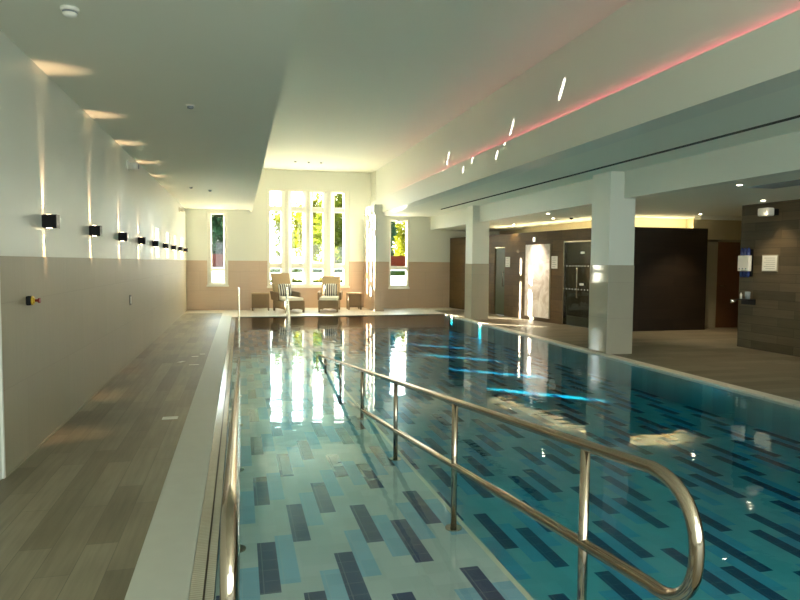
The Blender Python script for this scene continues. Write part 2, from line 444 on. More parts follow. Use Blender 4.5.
def window(name, x0, x1, z0, z1, y, lights, transoms, label, fr=.045, sill=True, mull=None):
    """lights: list of (xa,xb) glazed openings; transoms: z pairs"""
    t = thing(name, label, 'window', (0, y, 0), kind='structure')
    ya, yb = .02, .20
    b = MB(); e = sorted(lights)
    zs = [z0+.06]+[z for p in transoms for z in p]+[z1-.06]
    b.box(x0, x1, ya, yb, z0, z0+.06); b.box(x0, x1, ya, yb, z1-.06, z1)
    b.box(x0, e[0][0], ya, yb, z0+.06, z1-.06); b.box(e[-1][1], x1, ya, yb, z0+.06, z1-.06)
    b.build('window_frame', M['reveal'], t, bevel=.008)
    for (a, c), (d, f_) in zip(e, e[1:]):
        b = MB(); xm = (c+d)/2
        poly = [(c, yb), (c, .06), (xm-.05, -.03), (xm+.05, -.03), (d, .06), (d, yb)]
        b.prism(poly, 2, z0+.06, z1-.06); b.build('mullion', M['reveal'], t, bevel=.006)
    for za, zb in transoms:
        for a, c in e:
            b = MB(); b.box(a, c, .05, .16, za, zb); b.build('transom', M['reveal'], t, bevel=.006)
    for a, c in e:
        b = MB()
        for i in range(0, len(zs), 2):
            p, q = zs[i], zs[i+1]
            b.box(a, a+fr*.5, .09, .13, p, q); b.box(c-fr*.5, c, .09, .13, p, q)
            b.box(a, c, .09, .13, p, p+fr*.5); b.box(a, c, .09, .13, q-fr*.5, q)
        b.build('casement', M['white'], t)
        b = MB()
        for i in range(0, len(zs), 2): b.box(a, c, .105, .112, zs[i], zs[i+1])
        b.build('pane', M['glass'], t)
    b = MB(); b.box(x0-.02, x1+.02, -.045, .02, z0-.05, z0+.01); b.build('sill', M['reveal'], t, bevel=.008)
    return t
window('window_1', *W1, YB, [(-.86, -.47)], [(1.22, 1.27)], 'slim tall white window beside left wall')
window('window_2', *W2, YM, [(.93, 1.31), (1.63, 2.01), (2.31, 2.67), (3.02, 3.35)], [(1.31, 1.44), (3.15, 3.28)], 'large four-light white stone window behind the loungers')
window('window_3', *W3, YB, [(4.80, 5.36)], [(1.28, 1.36)], 'slim tall window right of the sunlit pier')

# right wall, door wall, cabin
b = MB(); b.box(XR, XR+.25, YN, 9.9, 0, ZR)
struct(b.build('wall_right', M['woodtile']), 'right wall clad in brown wood-plank tile', 'wall')
b = MB(); b.box(10.3, 12.5, 12.95, 13.2, 0, ZR); b.box(12.5, 12.7, YN, 13.2, 0, ZR); b.box(XR+.25, 12.5, 9.7, 9.9, 0, ZR)
struct(b.build('wall_passage', M['plaster']), 'dim beige plaster wall of side passage', 'wall')
# side door
t = thing('door_1', 'dark brown door in beige frame at end of passage', 'door', (0, 12.95, 0), kind='structure')
b = MB(); b.box(10.68, 10.98, -.03, 0, 0, 2.1); b.box(11.62, 11.75, -.03, 0, 0, 2.1); b.box(10.68, 11.75, -.03, 0, 2.04, 2.1); b.build('door_frame', M['doortrim'], t, bevel=.004)
b = MB(); b.box(10.98, 11.62, -.02, 0, 0.005, 2.04); b.build('door_leaf', M['leather'], t, bevel=.003)
b = MB(); b.tube([(11.05, -.03, 1.0), (11.05, -.07, 1.0), (11.17, -.07, 1.0)], .011, 8); b.build('door_handle', M['steel'], t)
# cabin
CA, CB_ = Vector((7.15, 18.3)), Vector((7.95, 12.6))
cdir = (CB_-CA).normalized(); cn = Vector((-(-cdir.y), -cdir.x)); cn = Vector((cdir.y, -cdir.x))   # outward normal
if cn.x > 0: cn = -cn
def fx(y): return CA.x+(y-CA.y)*(CB_.x-CA.x)/(CB_.y-CA.y)
CZ = 2.33
b = MB()
def facewall(b, ya, yb, z0, z1, th=.12):
    b.prism([(fx(ya), ya), (fx(yb), yb), (fx(yb)+th, yb), (fx(ya)+th, ya)], 2, z0, z1)
dA = (17.03, 17.6); dB = (13.0, 14.32)
facewall(b, YB, dA[1], 0, CZ); facewall(b, dA[1], dA[0], 1.97, CZ); facewall(b, dA[0], dB[1], 0, CZ)
facewall(b, dB[1], dB[0], 2.05, CZ); facewall(b, dB[0], 12.6, 0, CZ)
struct(b.build('wall_cabin', M['cabinX']), 'brown timber cabin wall with glass doors facing the pool', 'wall')
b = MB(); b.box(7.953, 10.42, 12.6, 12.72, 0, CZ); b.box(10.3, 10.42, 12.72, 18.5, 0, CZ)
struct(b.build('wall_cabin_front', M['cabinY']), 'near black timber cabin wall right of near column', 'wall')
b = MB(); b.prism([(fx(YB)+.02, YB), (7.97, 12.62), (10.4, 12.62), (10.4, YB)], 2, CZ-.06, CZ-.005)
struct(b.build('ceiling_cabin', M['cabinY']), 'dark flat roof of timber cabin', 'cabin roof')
b = MB(); b.box(9.3, 9.4, 12.75, 18.4, 0, CZ-.07)
struct(b.build('wall_cabin_inner', M['interior']), 'dark wall inside the timber cabin', 'wall')
b = MB(); b.box(8.6, 8.7, 13.2, YB, CZ, ZR); b.box(8.6, 10.45, 13.2, 13.3, CZ, ZR)
struct(b.build('wall_cove', M['plaster']), 'pale wall strip behind cove light over cabin', 'wall')

def facething(name, label, cat, y, z, **kw):
    """an Empty on the cabin face; local x runs along the wall towards the camera, local y into the wall"""
    ang = math.atan2(cdir.y, cdir.x)
    return thing(name, label, cat, (fx(y), y, z), ang, **kw)
# glass door A (far) and double door B
def facelen(ya, yb): return abs(ya-yb)/abs(cdir.y)
t = facething('door_2', 'narrow greenish glass door in cabin wall beside far column', 'door', dA[1], 0, kind='structure')
L = facelen(*dA)
b = MB(); b.box(0, .03, .02, .08, 0, 1.97); b.box(L-.03, L, .02, .08, 0, 1.97); b.box(0, L, .02, .08, 1.94, 1.97); b.build('door_frame', M['steel'], t)
b = MB(); b.box(.03, L-.03, .045, .055, .01, 1.94); b.build('door_glass', M['curtain'], t)
b = MB(); b.tube([(L-.08, .03, .85), (L-.08, -.02, .85), (L-.08, -.02, 1.25), (L-.08, .03, 1.25)], .01, 8); b.build('door_handle', M['steel'], t)
t = facething('door_3', 'dark glass double door with dotted safety marks in cabin wall', 'door', dB[1], 0, kind='structure')
L = facelen(*dB)
b = MB(); b.box(0, .03, .0, .08, 0, 2.05); b.box(L-.03, L, .0, .08, 0, 2.05); b.box(0, L, .0, .08, 2.02, 2.05); b.build('door_frame', M['steel'], t)
b = MB(); b.box(.03, L-.03, .045, .055, .01, 2.02); b.build('door_glass', M['doorglass'], t)
b = MB()
for zz in (1.45, .89):
    for i in range(11):
        b.cyl((.09+i*.115, .046, zz), 1, .017, -.003, 10)
b.build('safety_dots', M['white'], t)
b = MB(); b.box(.62, .76, .035, .045, 1.74, 1.79); b.box(.60, .74, .035, .045, .99, 1.04); b.build('door_sticker', M['white'], t)
b = MB(); b.tube([(.56, .04, .7), (.56, -.01, .7), (.56, -.01, 1.4), (.56, .04, 1.4)], .012, 8); b.build('door_handle', M['steel'], t)
# stone panel
L = facelen(15.93, 14.84)
t = facething('stone_panel', 'tall mottled cream stone panel on brown cabin wall', 'wall panel', 15.93, .1)
b = MB(); b.box(0, L, -.03, 0.005, 0, 1.9); b.build('panel_slab', M['stone'], t, bevel=.004)
for x in (-.012, L):
    b = MB(); b.box(x, x+.012, -.032, .005, 0, 1.9); b.build('panel_trim', M['doortrim'], t)
def notice(name, label, y, z0, w, h, lines=5):
    t = facething(name, label, 'sign', y, z0)
    b = MB(); b.box(0, w, -.012, .002, 0, h); b.build('sign_board', M['white'], t, bevel=.002)
    b = MB()
    for i in range(lines):
        zz = h*(.85-.7*i/max(1, lines-1)); b.box(w*.15, w*(.85 if i % 2 else .7), -.014, -.012, zz-.006, zz+.006)
    b.build('printed_lines', M['print_'], t)
notice('notice_sign', 'white notice on brown wall between glass door and stone panel', 16.97, 1.40, .22, .28)
notice('notice_sign.001', 'white notice on brown wall between stone panel and double door', 14.79, 1.38, .24, .31)
t = facething('exit_light', 'small white lit sign above stone panel', 'sign light', 15.6, 2.07)
b = MB(); b.box(0, .1, -.03, .002, 0, .13); b.build('lamp_body', M['white'], t, bevel=.006)
b = MB(); b.box(.015, .085, -.034, -.03, .02, .11); b.build('lit_face', emis('sign_glow', (1, .9, .7), 2.5), t)

# wall things on the right wall (x = XR, facing -x)
t = thing('soap_dispenser', 'white triple dispenser with blue bottles on wood-tiled right wall', 'dispenser', (XR, 9.70, 1.28))
b = MB(); b.box(-.05, 0.002, -.11, .11, .02, .5); b.build('backing', M['black'], t)
b = MB(); b.box(-.12, -.05, -.13, .13, .11, .39); b.build('front_panel', M['white'], t, bevel=.01)
for i in range(3):
    y = -.075+i*.075
    b = MB(); b.tube([(-.075, y, 0), (-.075, y, .04), (-.075, y, .44), (-.075, y, .50), (-.075, y, .53)], [.018, .032, .032, .028, .012], 12); b.build('bottle', M['bluefluid'], t)
    b = MB(); b.cyl((-.12, y, .155), 0, .014, -.012, 10); b.build('push_button', M['grey'], t)
t = thing('wall_notice', 'cream framed notice on wood-tiled wall beside triple dispenser', 'sign', (XR, 9.21, 1.39))
b = MB(); b.box(-.014, .002, -.17, .17, 0, .29); b.build('frame', M['doortrim'], t)
b = MB(); b.box(-.018, -.013, -.155, .155, .015, .275); b.build('sheet', M['white'], t)
b = MB()
for i in range(6): b.box(-.0195, -.018, -.12, .12 if i % 2 else .08, .05+i*.036, .057+i*.036)
b.build('printed_lines', M['print_'], t)
t = thing('wall_shelf', 'small black shelf on right wall under the triple dispenser', 'shelf', (XR, 9.66, .84))
b = MB(); b.box(-.16, .002, -.16, .16, .03, .05); b.box(-.02, .002, -.16, .16, -.05, .05); b.build('tray', M['black'], t, bevel=.004)
b = MB(); b.tube([(-.12, .17, .0), (-.16, .21, .0), (-.19, .23, .0)], [.02, .03, .034], 12); b.build('knob', M['steelw'], t)
b = MB(); b.lathe([(.034, 0), (.042, .01), (.045, .13), (.04, .135)])
o = b.build('cup', M['grey'], None, loc=(XR-.085, 9.60, .89)); tag(o, 'grey blue cup standing on small black wall shelf', 'cup')
b = MB(); b.lathe([(.018, 0), (.02, .08), (.010, .09), (.010, .11)])
o = b.build('bottle', M['white'], None, loc=(XR-.10, 9.74, .89)); tag(o, 'tiny white bottle beside the grey cup on black wall shelf', 'bottle')
t = thing('wall_light', 'white wall light unit with dark bracket high on wood-tiled wall', 'wall light', (XR, 9.16, 2.40))
b = MB(); b.box(-.10, .002, -.09, .09, -.05, .06); b.build('bracket', M['black'], t, bevel=.01)
b = MB(); b.box(-.26, -.10, -.11, .11, -.065, .075); b.build('housing', M['white'], t, bevel=.025, seg=3)

# ------------------------------------------------------------------ columns
for i, (x, y, d) in enumerate(((5.895, 9.42, .56), (5.96, 16.0, .52))):
    t = thing('column', ['near square column, white above beige tile, at pool edge', 'far square column, white above beige tile, at pool edge'][i], 'column', (x, y, 0), kind='structure')
    b = MB(); b.box(0, .47, 0, d, 1.485, ZB); b.build('shaft', M['paint'], t)
    b = MB(); b.box(-.008, .478, -.008, d+.008, 0, 1.485); b.build('tile_cladding', M['tileC'], t, bevel=.004)

# ------------------------------------------------------------------ ceilings and beam
b = MB(); b.box(XL-.25, XS+.002, YN, YM, ZL, ZL+.04)
struct(b.build('ceiling_left', M['ceil']), 'lower white ceiling over the left walkway', 'ceiling')
b = MB(); b.box(XS-.05, XS, YN, YM, ZL+.04, ZC)
struct(b.build('wall_fascia', M['ceil']), 'upright white face between lower and upper ceiling', 'wall')
for k, c in enumerate(LW):
    t = thing('window_%d' % (4+k), 'small high window in left wall between cube lamps, %s from the camera' % ORD[k], 'window', (XL-.27, c, LZ0), kind='structure')
    hh = LZ1-LZ0
    b = MB(); b.box(-.02, .02, -LHW, -LHW+.03, 0, hh); b.box(-.02, .02, LHW-.03, LHW, 0, hh); b.box(-.02, .02, -LHW+.03, LHW-.03, 0, .03); b.box(-.02, .02, -LHW+.03, LHW-.03, hh-.03, hh)
    b.build('window_frame', M['white'], t)
    b = MB(); b.box(-.003, .003, -LHW+.03, LHW-.03, .03, hh-.03); b.build('pane', M['glass'], t)
    b = MB(); b.box(.02, .262, -LHW, LHW, -.02, .006); b.build('sill', M['reveal'], t)
b = MB(); b.box(XS-.05, 4.6, YN, YM+.34, ZC, ZC+.06)
struct(b.build('ceiling', M['ceil']), 'high white ceiling over the pool', 'ceiling')
b = MB()
b.prism([(XB, ZB), (XB, 3.479), (XB+.008, 3.487), (XB+.016, 3.470), (XB+.06, 3.470), (XB+.06, ZC), (XB+.35, ZC), (XB+.35, ZB)], 1, YN, YM)
struct(b.build('ceiling_beam', M['paint']), 'deep white beam over the pool with pink light line', 'beam')
b = MB(); b.box(XB+.017, XB+.034, YN, 18.2, 3.470, 3.477)
tag(b.build('led_strip', M['pink']), 'pink glowing light strip in ledge of white beam', 'light strip')
b = MB(); b.box(XB+.35, 5.50, YN, YB, ZB, ZB+.05); b.box(5.60, 6.15, YN, YB, ZB, ZB+.05); b.box(5.50, 5.60, 17.6, YB, ZB, ZB+.05); b.box(5.4, 5.7, YN, 17.7, ZB+.16, ZB+.2)
struct(b.build('ceiling_soffit', M['ceil']), 'white soffit between deep beam and columns', 'ceiling')
t = thing('air_slot', 'long dark air slot in white soffit over pool edge', 'air vent', (0, 0, 0))
b = MB(); b.box(5.502, 5.588, YN+.02, 17.58, ZB+.09, ZB+.12); b.build('slot_back', M['dark'], t)
b = MB(); b.box(5.575, 5.5995, YN+.02, 17.58, ZB+.0, ZB+.09); b.build('slot_liner', M['slot'], t)
b = MB(); b.box(5.535, 5.545, YN+.02, 17.58, ZB+.05, ZB+.08); b.build('slot_blade', M['grey'], t)
b = MB(); b.box(6.15, 6.35, YN, YB, ZR, ZB+.05)
struct(b.build('ceiling_downstand', M['paint']), 'white downstand beam running between the columns', 'beam')
b = MB(); b.box(6.35, 12.7, YN, YB, ZR, ZR+.06)
struct(b.build('ceiling_right', M['ceil']), 'low white ceiling over right deck with downlights', 'ceiling')
b = MB(); b.box(9.9, 12.5, 12.2, 12.4, ZR-.07, ZR)
struct(b.build('ceiling_bulkhead', M['ceil']), 'shallow ceiling strip across the side passage', 'ceiling')

# near end: unseen wall, wide openings added to let sky light in
b = MB(); b.box(XL-.25, 12.7, YN-.2, YN, 0, .25); b.box(XL-.25, XS, YN-.2, YN, 2.8, ZC+.1); b.box(4.225, 12.7, YN-.2, YN, 2.8, ZC+.1); b.box(XS, 4.225, YN-.2, YN, 4.3, ZC+.1)
for x in (XL-.2, 1.2, 3.9, 6.4, 9.0, 12.5): b.box(x-.1, x+.1, YN-.2, YN, .25, 4.3 if 0 < x < 4 else 2.8)
struct(b.build('wall_near', M['paint']), 'near end wall with wide openings added for sky light', 'wall')

# ------------------------------------------------------------------ wall lamps
def make_lamp():
    t = thing('wall_lamp', '', 'wall lamp', (XL-.012, 0, 1.825), group='cube lamps along the left wall')
    b = MB(); b.box(0.0, .014, -.045, .045, -.05, .05); b.build('back_plate', M['black'], t)
    b = MB()
    b.box(.012, .112, -.05, .05, -.056, -.05); b.box(.012, .112, -.05, .05, .05, .056)
    b.box(.012, .112, -.05, -.045, -.05, .05); b.box(.012, .112, .045, .05, -.05, .05); b.box(.107, .112, -.045, .045, -.05, .05)
    b.build('cube_body', M['black'], t, bevel=.002)
    b = MB(); b.box(.1115, .115, -.052, .052, -.058, .058); b.build('front_plate', M['rim'], t, bevel=.001)
    for s in (1, -1):
        b = MB(); b.cyl((.045, 0, s*.056), 2, .022, s*.003, 12); b.build('lens', M['lens'], t)
    return t
lamp = make_lamp()
for i in range(9):
    y = 5.95+1.72*i
    o = lamp if i == 0 else copy_tree(lamp)
    o.location.y = y
    o['label'] = 'black cube up-down lamp on left wall, %s from the camera' % ORD[i]
    for s in (1, -1):
        light('lamp_beam', 'SPOT', (XL+.016, y, 1.825+s*.066), 28, (1, .64, .36), spot_size=math.radians(44), spot_blend=1.0,
              shadow_soft_size=.008, rot=(PI if s > 0 else 0, math.radians(-8 if s > 0 else 9), 0), scale=(1.35, .62, 1))

# other things on left wall and left ceiling
t = thing('emergency_button', 'red and yellow emergency button on black base, left wall tiling', 'emergency button', (XL, 5.44, 1.19))
t.scale = (.85, .85, .85)
b = MB(); b.box(-.002, .04, -.042, .042, -.042, .042); b.build('base', M['black'], t, bevel=.012, seg=3)
b = MB(); b.cyl((.04, 0, 0), 0, .042, .012, 20); b.cyl((.052, 0, 0), 0, .028, .012, 20, .018); b.build('collar', M['yellow'], t)
b = MB(); b.tube([(.062, 0, 0), (.088, 0, 0), (.091, 0, 0), (.106, 0, 0)], [.012, .013, .022, .024], 18); b.build('push_button', M['red'], t)
t = thing('key_switch', 'slim pale switch plate on left wall tiling below cube lamps', 'switch', (XL, 10.14, .92))
b = MB(); b.box(-.002, .012, -.05, .05, -.075, .075); b.build('plate', M['rim'], t, bevel=.003)
b = MB(); b.box(.012, .016, -.03, .03, -.05, .05); b.build('rocker', M['white'], t)
for k, (y, lab) in enumerate(((10.2, 'white ceiling-height sensor box on left wall, nearer one'), (18.4, 'white sensor box high on left wall near slim window'))):
    t = thing('motion_sensor', lab, 'sensor', (XL-.012, y, 2.90), group='sensors high on the left wall')
    b = MB(); b.box(-.004, .03, -.07, .07, -.06, .06); b.build('back_plate', M['white'], t, bevel=.004)
    b = MB(); b.tube([(.03, 0, 0), (.11, 0, -.005), (.15, 0, -.01)], [.045, .058, .052], 18); b.build('housing', M['white'], t)
    b = MB(); b.cyl((.145, 0, -.01), 0, .036, .012, 16); b.build('lens', M['grey'], t)
t = thing('smoke_detector', 'round white smoke detector on lower left ceiling near camera', 'smoke detector', (-1.03, 4.52, ZL))
b = MB(); b.lathe([(.055, .001), (.055, -.018), (.05, -.022)]); b.build('base', M['white'], t)
b = MB(); b.lathe([(.044, -.022), (.042, -.03), (.042, -.032)]); b.build('vent_ring', M['grey'], t)
b = MB(); b.lathe([(.043, -.032), (.040, -.046), (.028, -.055), (.004, -.057)]); b.build('cap', M['white'], t)
def ceiling_spot(x, y, z, lab, grp):
    t = thing('ceiling_sensor', lab, 'ceiling fitting', (x, y, z), group=grp)
    b = MB(); b.lathe([(.045, .001), (.045, -.006), (.036, -.01)], 20); b.build('trim_ring', M['white'], t)
    b = MB(); b.lathe([(.033, -.009), (.03, -.03), (.012, -.036)], 16); b.build('sensor_dome', M['grey'], t)
ceiling_spot(-.48, 6.96, ZL, 'small round fitting in lower left ceiling near its open edge', 'ceiling fittings')
ceiling_spot(-1.01, 14.5, ZL, 'small dark sensor in lower left ceiling, far part, nearer wall', 'ceiling fittings')
ceiling_spot(-.64, 15.0, ZL, 'small fitting in lower left ceiling, far part, nearer open edge', 'ceiling fittings')
for x, l in ((1.6, 'left'), (1.99, 'middle'), (2.36, 'right')):
    ceiling_spot(x, 19.2, ZC, 'small round fitting in high ceiling before large window, %s of three' % l, 'fittings in the high ceiling')

# downlights in right ceiling
def make_down():
    t = thing('downlight', '', 'downlight', (0, 0, ZR), group='downlights in the right ceiling')
    b = MB(); b.lathe([(.055, .001), (.055, -.006), (.038, -.008)], 20); b.build('trim_ring', M['white'], t)
    b = MB(); b.lathe([(.036, -.0075), (.02, -.010), (.004, -.011)], 16); b.build('lens', M['down'], t)
    return t
dl = make_down()
DL = [(6.55, 7.35, 'before the right wall, nearest the downstand beam'), (8.5, 9.0, 'just in front of the wood-tiled right wall'),
      (9.55, 11.8, 'over the dark cabin front'), (6.45, 12.7, 'seen between the columns, nearer one'), (7.35, 16.5, 'seen between the columns, farthest one'), (7.25, 14.0, 'seen between the columns, middle one')]
light('added_panel_fill', 'SPOT', (6.9, 15.3, ZR-.02), 130, (1, .86, .70), spot_size=math.radians(62), spot_blend=1.0, shadow_soft_size=.05, look=(.72, .08, -1.55))  # added spot without a fitting, brightens the stone panel
for i, (x, y, l) in enumerate(DL):
    o = dl if i == 0 else copy_tree(dl)
    o.location = (x, y, ZR); o['label'] = 'glowing round downlight in right ceiling, ' + l
    light('downlight_beam', 'SPOT', (x, y, ZR-.02), 90 if y == 11.8 else 34, (1, .80, .52), spot_size=math.radians(95), spot_blend=.7, shadow_soft_size=.04)
t = thing('air_vent', 'long flat air vent in low right ceiling near right wall', 'air vent', (6.95, 7.1, ZR))
b = MB(); b.box(-.09, .35, -.55, .45, -.01, .002); b.build('vent_frame', M['grey'], t, bevel=.003)
b = MB()
for i in range(6): b.box(-.06+i*.065, -.03+i*.065, -.5, .4, -.016, -.010)
b.build('vent_blade', M['grey'], t)
t = thing('ceiling_camera', 'small dark dome camera in ceiling strip above glass double door', 'camera', (7.45, 13.5, ZR))
b = MB(); b.lathe([(.05, .001), (.05, -.02), (.046, -.024)], 18); b.build('base', M['white'], t)
b = MB(); b.lathe([(.042, -.024), (.036, -.05), (.015, -.062), (.003, -.064)], 18); b.build('dome', M['black'], t)
# cove light over the cabin
t = thing('cove_light', 'warm glowing strip light on top of timber cabin', 'light strip', (0, 0, CZ))
b = MB(); b.prism([(fx(18.5)+.45, 18.5), (fx(13.0)+.45, 13.0), (fx(13.0)+.5, 13.0), (fx(18.5)+.5, 18.5)], 2, .0, .02); b.build('strip_along_pool', M['warmled'], t)
b = MB(); b.box(8.35, 10.3, 12.95, 13.0, 0, .02); b.build('strip_along_front', M['warmled'], t)

# ------------------------------------------------------------------ handrails (near ramp)
def rail_z(y): return .838-.103*(y-2.07)
def low_z(y): return .47-.1145*(y-2.07)
def handrail(x, lab):
    t = thing('handrail', lab, 'handrail', (x, 2.07, 0), group='ramp handrails')
    Y = lambda y: y-2.07
    pts = [(0, Y(7.35), low_z(7.35))]
    pts += [(0, Y(y), low_z(y)) for y in (6.9, 5, 3.5, 2.07, 1.8)]
    za, zb = low_z(1.675), rail_z(1.675); cz = (za+zb)/2; hr = (zb-za)/2
    for k in range(0, 21):
        a = -PI/2+PI*k/20
        pts.append((0, Y(1.675-.20*abs(math.cos(a))**.8), cz+hr*(abs(math.sin(a))**.9)*(1 if a > 0 else -1)))
    pts += [(0, Y(y), rail_z(y)) for y in (1.8, 2.07, 3.5, 5, 6.5, 8, 9.5, 10.3)]
    pts += [(0, Y(10.42), rail_z(10.42)-.012), (0, Y(10.47), rail_z(10.5)-.05), (0, Y(10.48), rampz(10.5))]
    b = MB(); b.tube(pts, .021, 20); b.build('rail', M['steel'], t)
    for y in (2.07, 3.53, 5.0, 6.47, 7.95, 9.42):
        b = MB(); b.tube([(0, Y(y), rampz(y)), (0, Y(y), rail_z(y))], .018, 16); p = b.build('post', M['steel'], t)
        b = MB(); b.cyl((0, Y(y), rampz(y)), 2, .05, .008, 20); f = b.build('flange', M['steel'], p)
    return t
handrail(1.22, 'long steel ramp handrail sloping into water at centre right')
handrail(-.03, 'steel ramp handrail along left pool edge, seen end on')

def far_rail(x, lab):
    t = thing('grab_rail', lab, 'handrail', (x, 17.7, 0), group='far pool step handrails')
    b = MB()
    b.tube([(0, .30, .0), (0, .30, .60), (0, .27, .70), (0, .20, .76), (0, .1, .785), (0, .0, .77), (0, -.12, .70), (0, -.9, .06), (0, -1.25, -.25)], .02, 14)
    b.tube([(0, .30, .45), (0, .05, .45), (0, -.2, .30), (0, -.62, -.05), (0, -.9, -.3)], .018, 14)
    b.build('rail', M['steelw'], t)
    b = MB(); b.tube([(0, -.3, DEEP), (0, -.3, .552)], .018, 12); b.build('post', M['steelw'], t)
    b = MB(); b.cyl((0, .30, 0), 2, .045, .012, 18); b.build('flange', M['steelw'], t)
far_rail(-.035, 'bright step handrail at far left pool corner, seen edge on')
far_rail(1.24, 'bright curved step handrail in front of left lounger')

# ------------------------------------------------------------------ loungers, cushions, tables
def lounger(loc, rz, lab, h):
    t = thing('lounger', lab, 'lounger', loc, rz, group='wicker loungers under the large window')
    # local: foot end at -y, back at +y
    L = .62
    b = MB()
    prof = [(-L, .07), (-L, .34), (L-.12, .34), (L-.12, .07), (L-.2, .07), (L-.3, .10), (-L+.16, .10), (-L+.06, .07)]
    for sx in (-.30, .26): b.prism(prof, 0, sx, sx+.04)
    b.prism([(-.26, .07), (-.26, .36), (.26, .36), (.26, .07), (.2, .09), (.1, .115), (-.1, .115), (-.2, .09)], 1, -L-.005, -L+.03)
    b.box(-.26, .26, -L+.03, L-.14, .30, .345)
    b.build('seat_frame', M['wickerd'], t, bevel=.01)
    b = MB()
    b.prism([(L-.30, .30), (L-.16, .30), (L+.16, h), (L+.12, h+.02), (L+.05, h)], 0, -.29, .29)
    b.build('backrest', M['wicker'], t, bevel=.025, seg=3)
    for s in (-1, 1):
        b = MB(); b.prism([(-.12, .34), (-.12, .56), (-.06, .585), (L+.0, .60), (L-.14, .34)], 0, s*.335-.03, s*.335+.03)
        b.build('armrest', M['wickerd'], t, bevel=.015, seg=3)
    for sx in (-.27, .27):
        for sy in (-L+.03, L-.15):
            b = MB(); b.box(sx-.025, sx+.025, sy-.025, sy+.025, 0, .09); b.build('leg', M['wickerd'], t)
    b = MB(); b.box(-.265, .265, -L+.0, L-.24, .345, .445); b.build('seat_cushion', M['cushion'], t, bevel=.03, seg=3)
def pillow(loc, rz, tilt, lab):
    b = MB(); n = 8
    vs = {}
    for s in (1, -1):
        for i in range(n+1):
            for j in range(n+1):
                u, v = i/n*2-1, j/n*2-1
                edge = i in (0, n) or j in (0, n)
                th = .07*((1-u**4)*(1-v**4))**.5*s
                key = (i, j, 0 if edge else s)
                if key not in vs: vs[key] = b.bm.verts.new((u*.21*(1-.05*(v*v)), th, v*.20*(1-.05*u*u)))
        for i in range(n):
            for j in range(n):
                g = lambda a, c: vs[(a, c, 0 if (a in (0, n) or c in (0, n)) else s)]
                try:
                    f = b.bm.faces.new([g(i, j), g(i+1, j), g(i+1, j+1), g(i, j+1)]); f.smooth = True
                except ValueError: pass
    o = b.build('cushion', M['stripe'], None, loc=loc); o.rotation_euler = (tilt, 0, rz)
    tag(o, lab, 'cushion', 'striped cushions on the loungers')
def rot2(p, a): return (p[0]*math.cos(a)-p[1]*math.sin(a), p[0]*math.sin(a)+p[1]*math.cos(a))
for (lx, ly, rz, h, l1, l2) in ((1.40, 19.62, math.radians(16), 1.14, 'wicker lounger with tall back behind curved step handrail, left of pair', 'black and white striped cushion on left lounger'),
                            (2.68, 19.68, math.radians(-12), 1.04, 'wicker lounger facing pool directly, right of pair', 'black and white striped cushion on right lounger')):
    lounger((lx, ly, 0), rz, l1, h)
    dx, dy = rot2((0, .26), rz); pillow((lx+dx, ly+dy, .64), rz, math.radians(-19), l2)
def side_table(loc, w, h, lab):
    t = thing('side_table', lab, 'side table', loc, group='woven side tables by the loungers')
    b = MB(); b.box(-w/2-.01, w/2+.01, -.2, .2, h-.04, h); b.build('table_top', M['wicker'], t, bevel=.008)
    b = MB(); b.box(-w/2+.02, w/2-.02, -.17, .17, .09, h-.04); b.build('woven_body', M['wickerd'], t, bevel=.01)
    for sx in (-1, 1):
        for sy in (-1, 1):
            b = MB(); b.box(sx*(w/2-.02)-.02, sx*(w/2-.02)+.02, sy*.17-.02, sy*.17+.02, 0, h-.04); b.build('leg', M['wickerd'], t)
side_table((.60, 20.15, 0), .52, .55, 'brown woven side table left of loungers')
side_table((3.52, 20.15, 0), .42, .53, 'brown woven side table right of loungers')

# small marker tile on the walkway, and white plates standing in for light glints
for i, (x, y, sx, sy, rz, lab) in enumerate(((-.66, 6.4, .07, .05, 0, 'white marker tile on walkway floor, nearest the camera'),
        (-.70, 10.5, .05, .03, .2, 'white plate standing in for a light glint on walkway floor, second farthest from camera'), (-.86, 9.98, .03, .07, -.5, 'tilted white plate standing in for a light glint on walkway floor, the one nearest the wall'),
        (-.66, 9.66, .07, .025, 0, 'white plate standing in for a light glint on walkway floor, nearest of the far cluster'), (-.60, 10.75, .035, .03, 0, 'white plate standing in for a light glint on walkway floor, farthest by coping'))):
    b = MB(); b.box(-sx, sx, -sy, sy, 0, .003); o = b.build('marker_and_glint', M['white'], None, loc=(x, y, 0)); o.rotation_euler = (0, 0, rz)
    tag(o, lab, 'marker tile', 'white marker tiles on the walkway')

# ------------------------------------------------------------------ outdoors
b = MB()
b.quad([(-30, YB+.34, -.05), (40, YB+.34, -.05), (40, 38, 1.15), (-30, 38, 1.15)]); b.quad([(-30, 38, 1.15), (40, 38, 1.15), (60, 110, 1.3), (-50, 110, 1.3)])
struct(b.build('ground', M['path']), 'bright pale ground outside the windows', 'ground')
for i, (x0, x1, y0, y1, lab) in enumerate(((-3, .2, 27, 29, 'lawn strip outside the slim left window'), (.8, 5.4, 29.4, 30.6, 'near lawn strip outside the large window'), (1.2, 7.2, 34.8, 37, 'far lawn strip outside the large window'), (6.6, 10, 33, 36, 'lawn strip outside the right window'))):
    zf = lambda y: -.05+1.2*(y-YB-.34)/(38-YB-.34)
    b = MB(); b.quad([(x0, y0, zf(y0)+.02), (x1, y0, zf(y0)+.02), (x1, y1, zf(y1)+.02), (x0, y1, zf(y1)+.02)])
    tag(b.build('lawn_strip', M['grass']), lab, 'lawn', kind='stuff')
b = MB(); b.box(-4, 1.2, 39.5, 39.8, 1.1, 1.93)
tag(b.build('garden_wall', M['brick']), 'low red brick garden wall outside slim left window', 'garden wall')
b = MB(); b.box(8.6, 14, 39.5, 39.8, 1.1, 1.93)
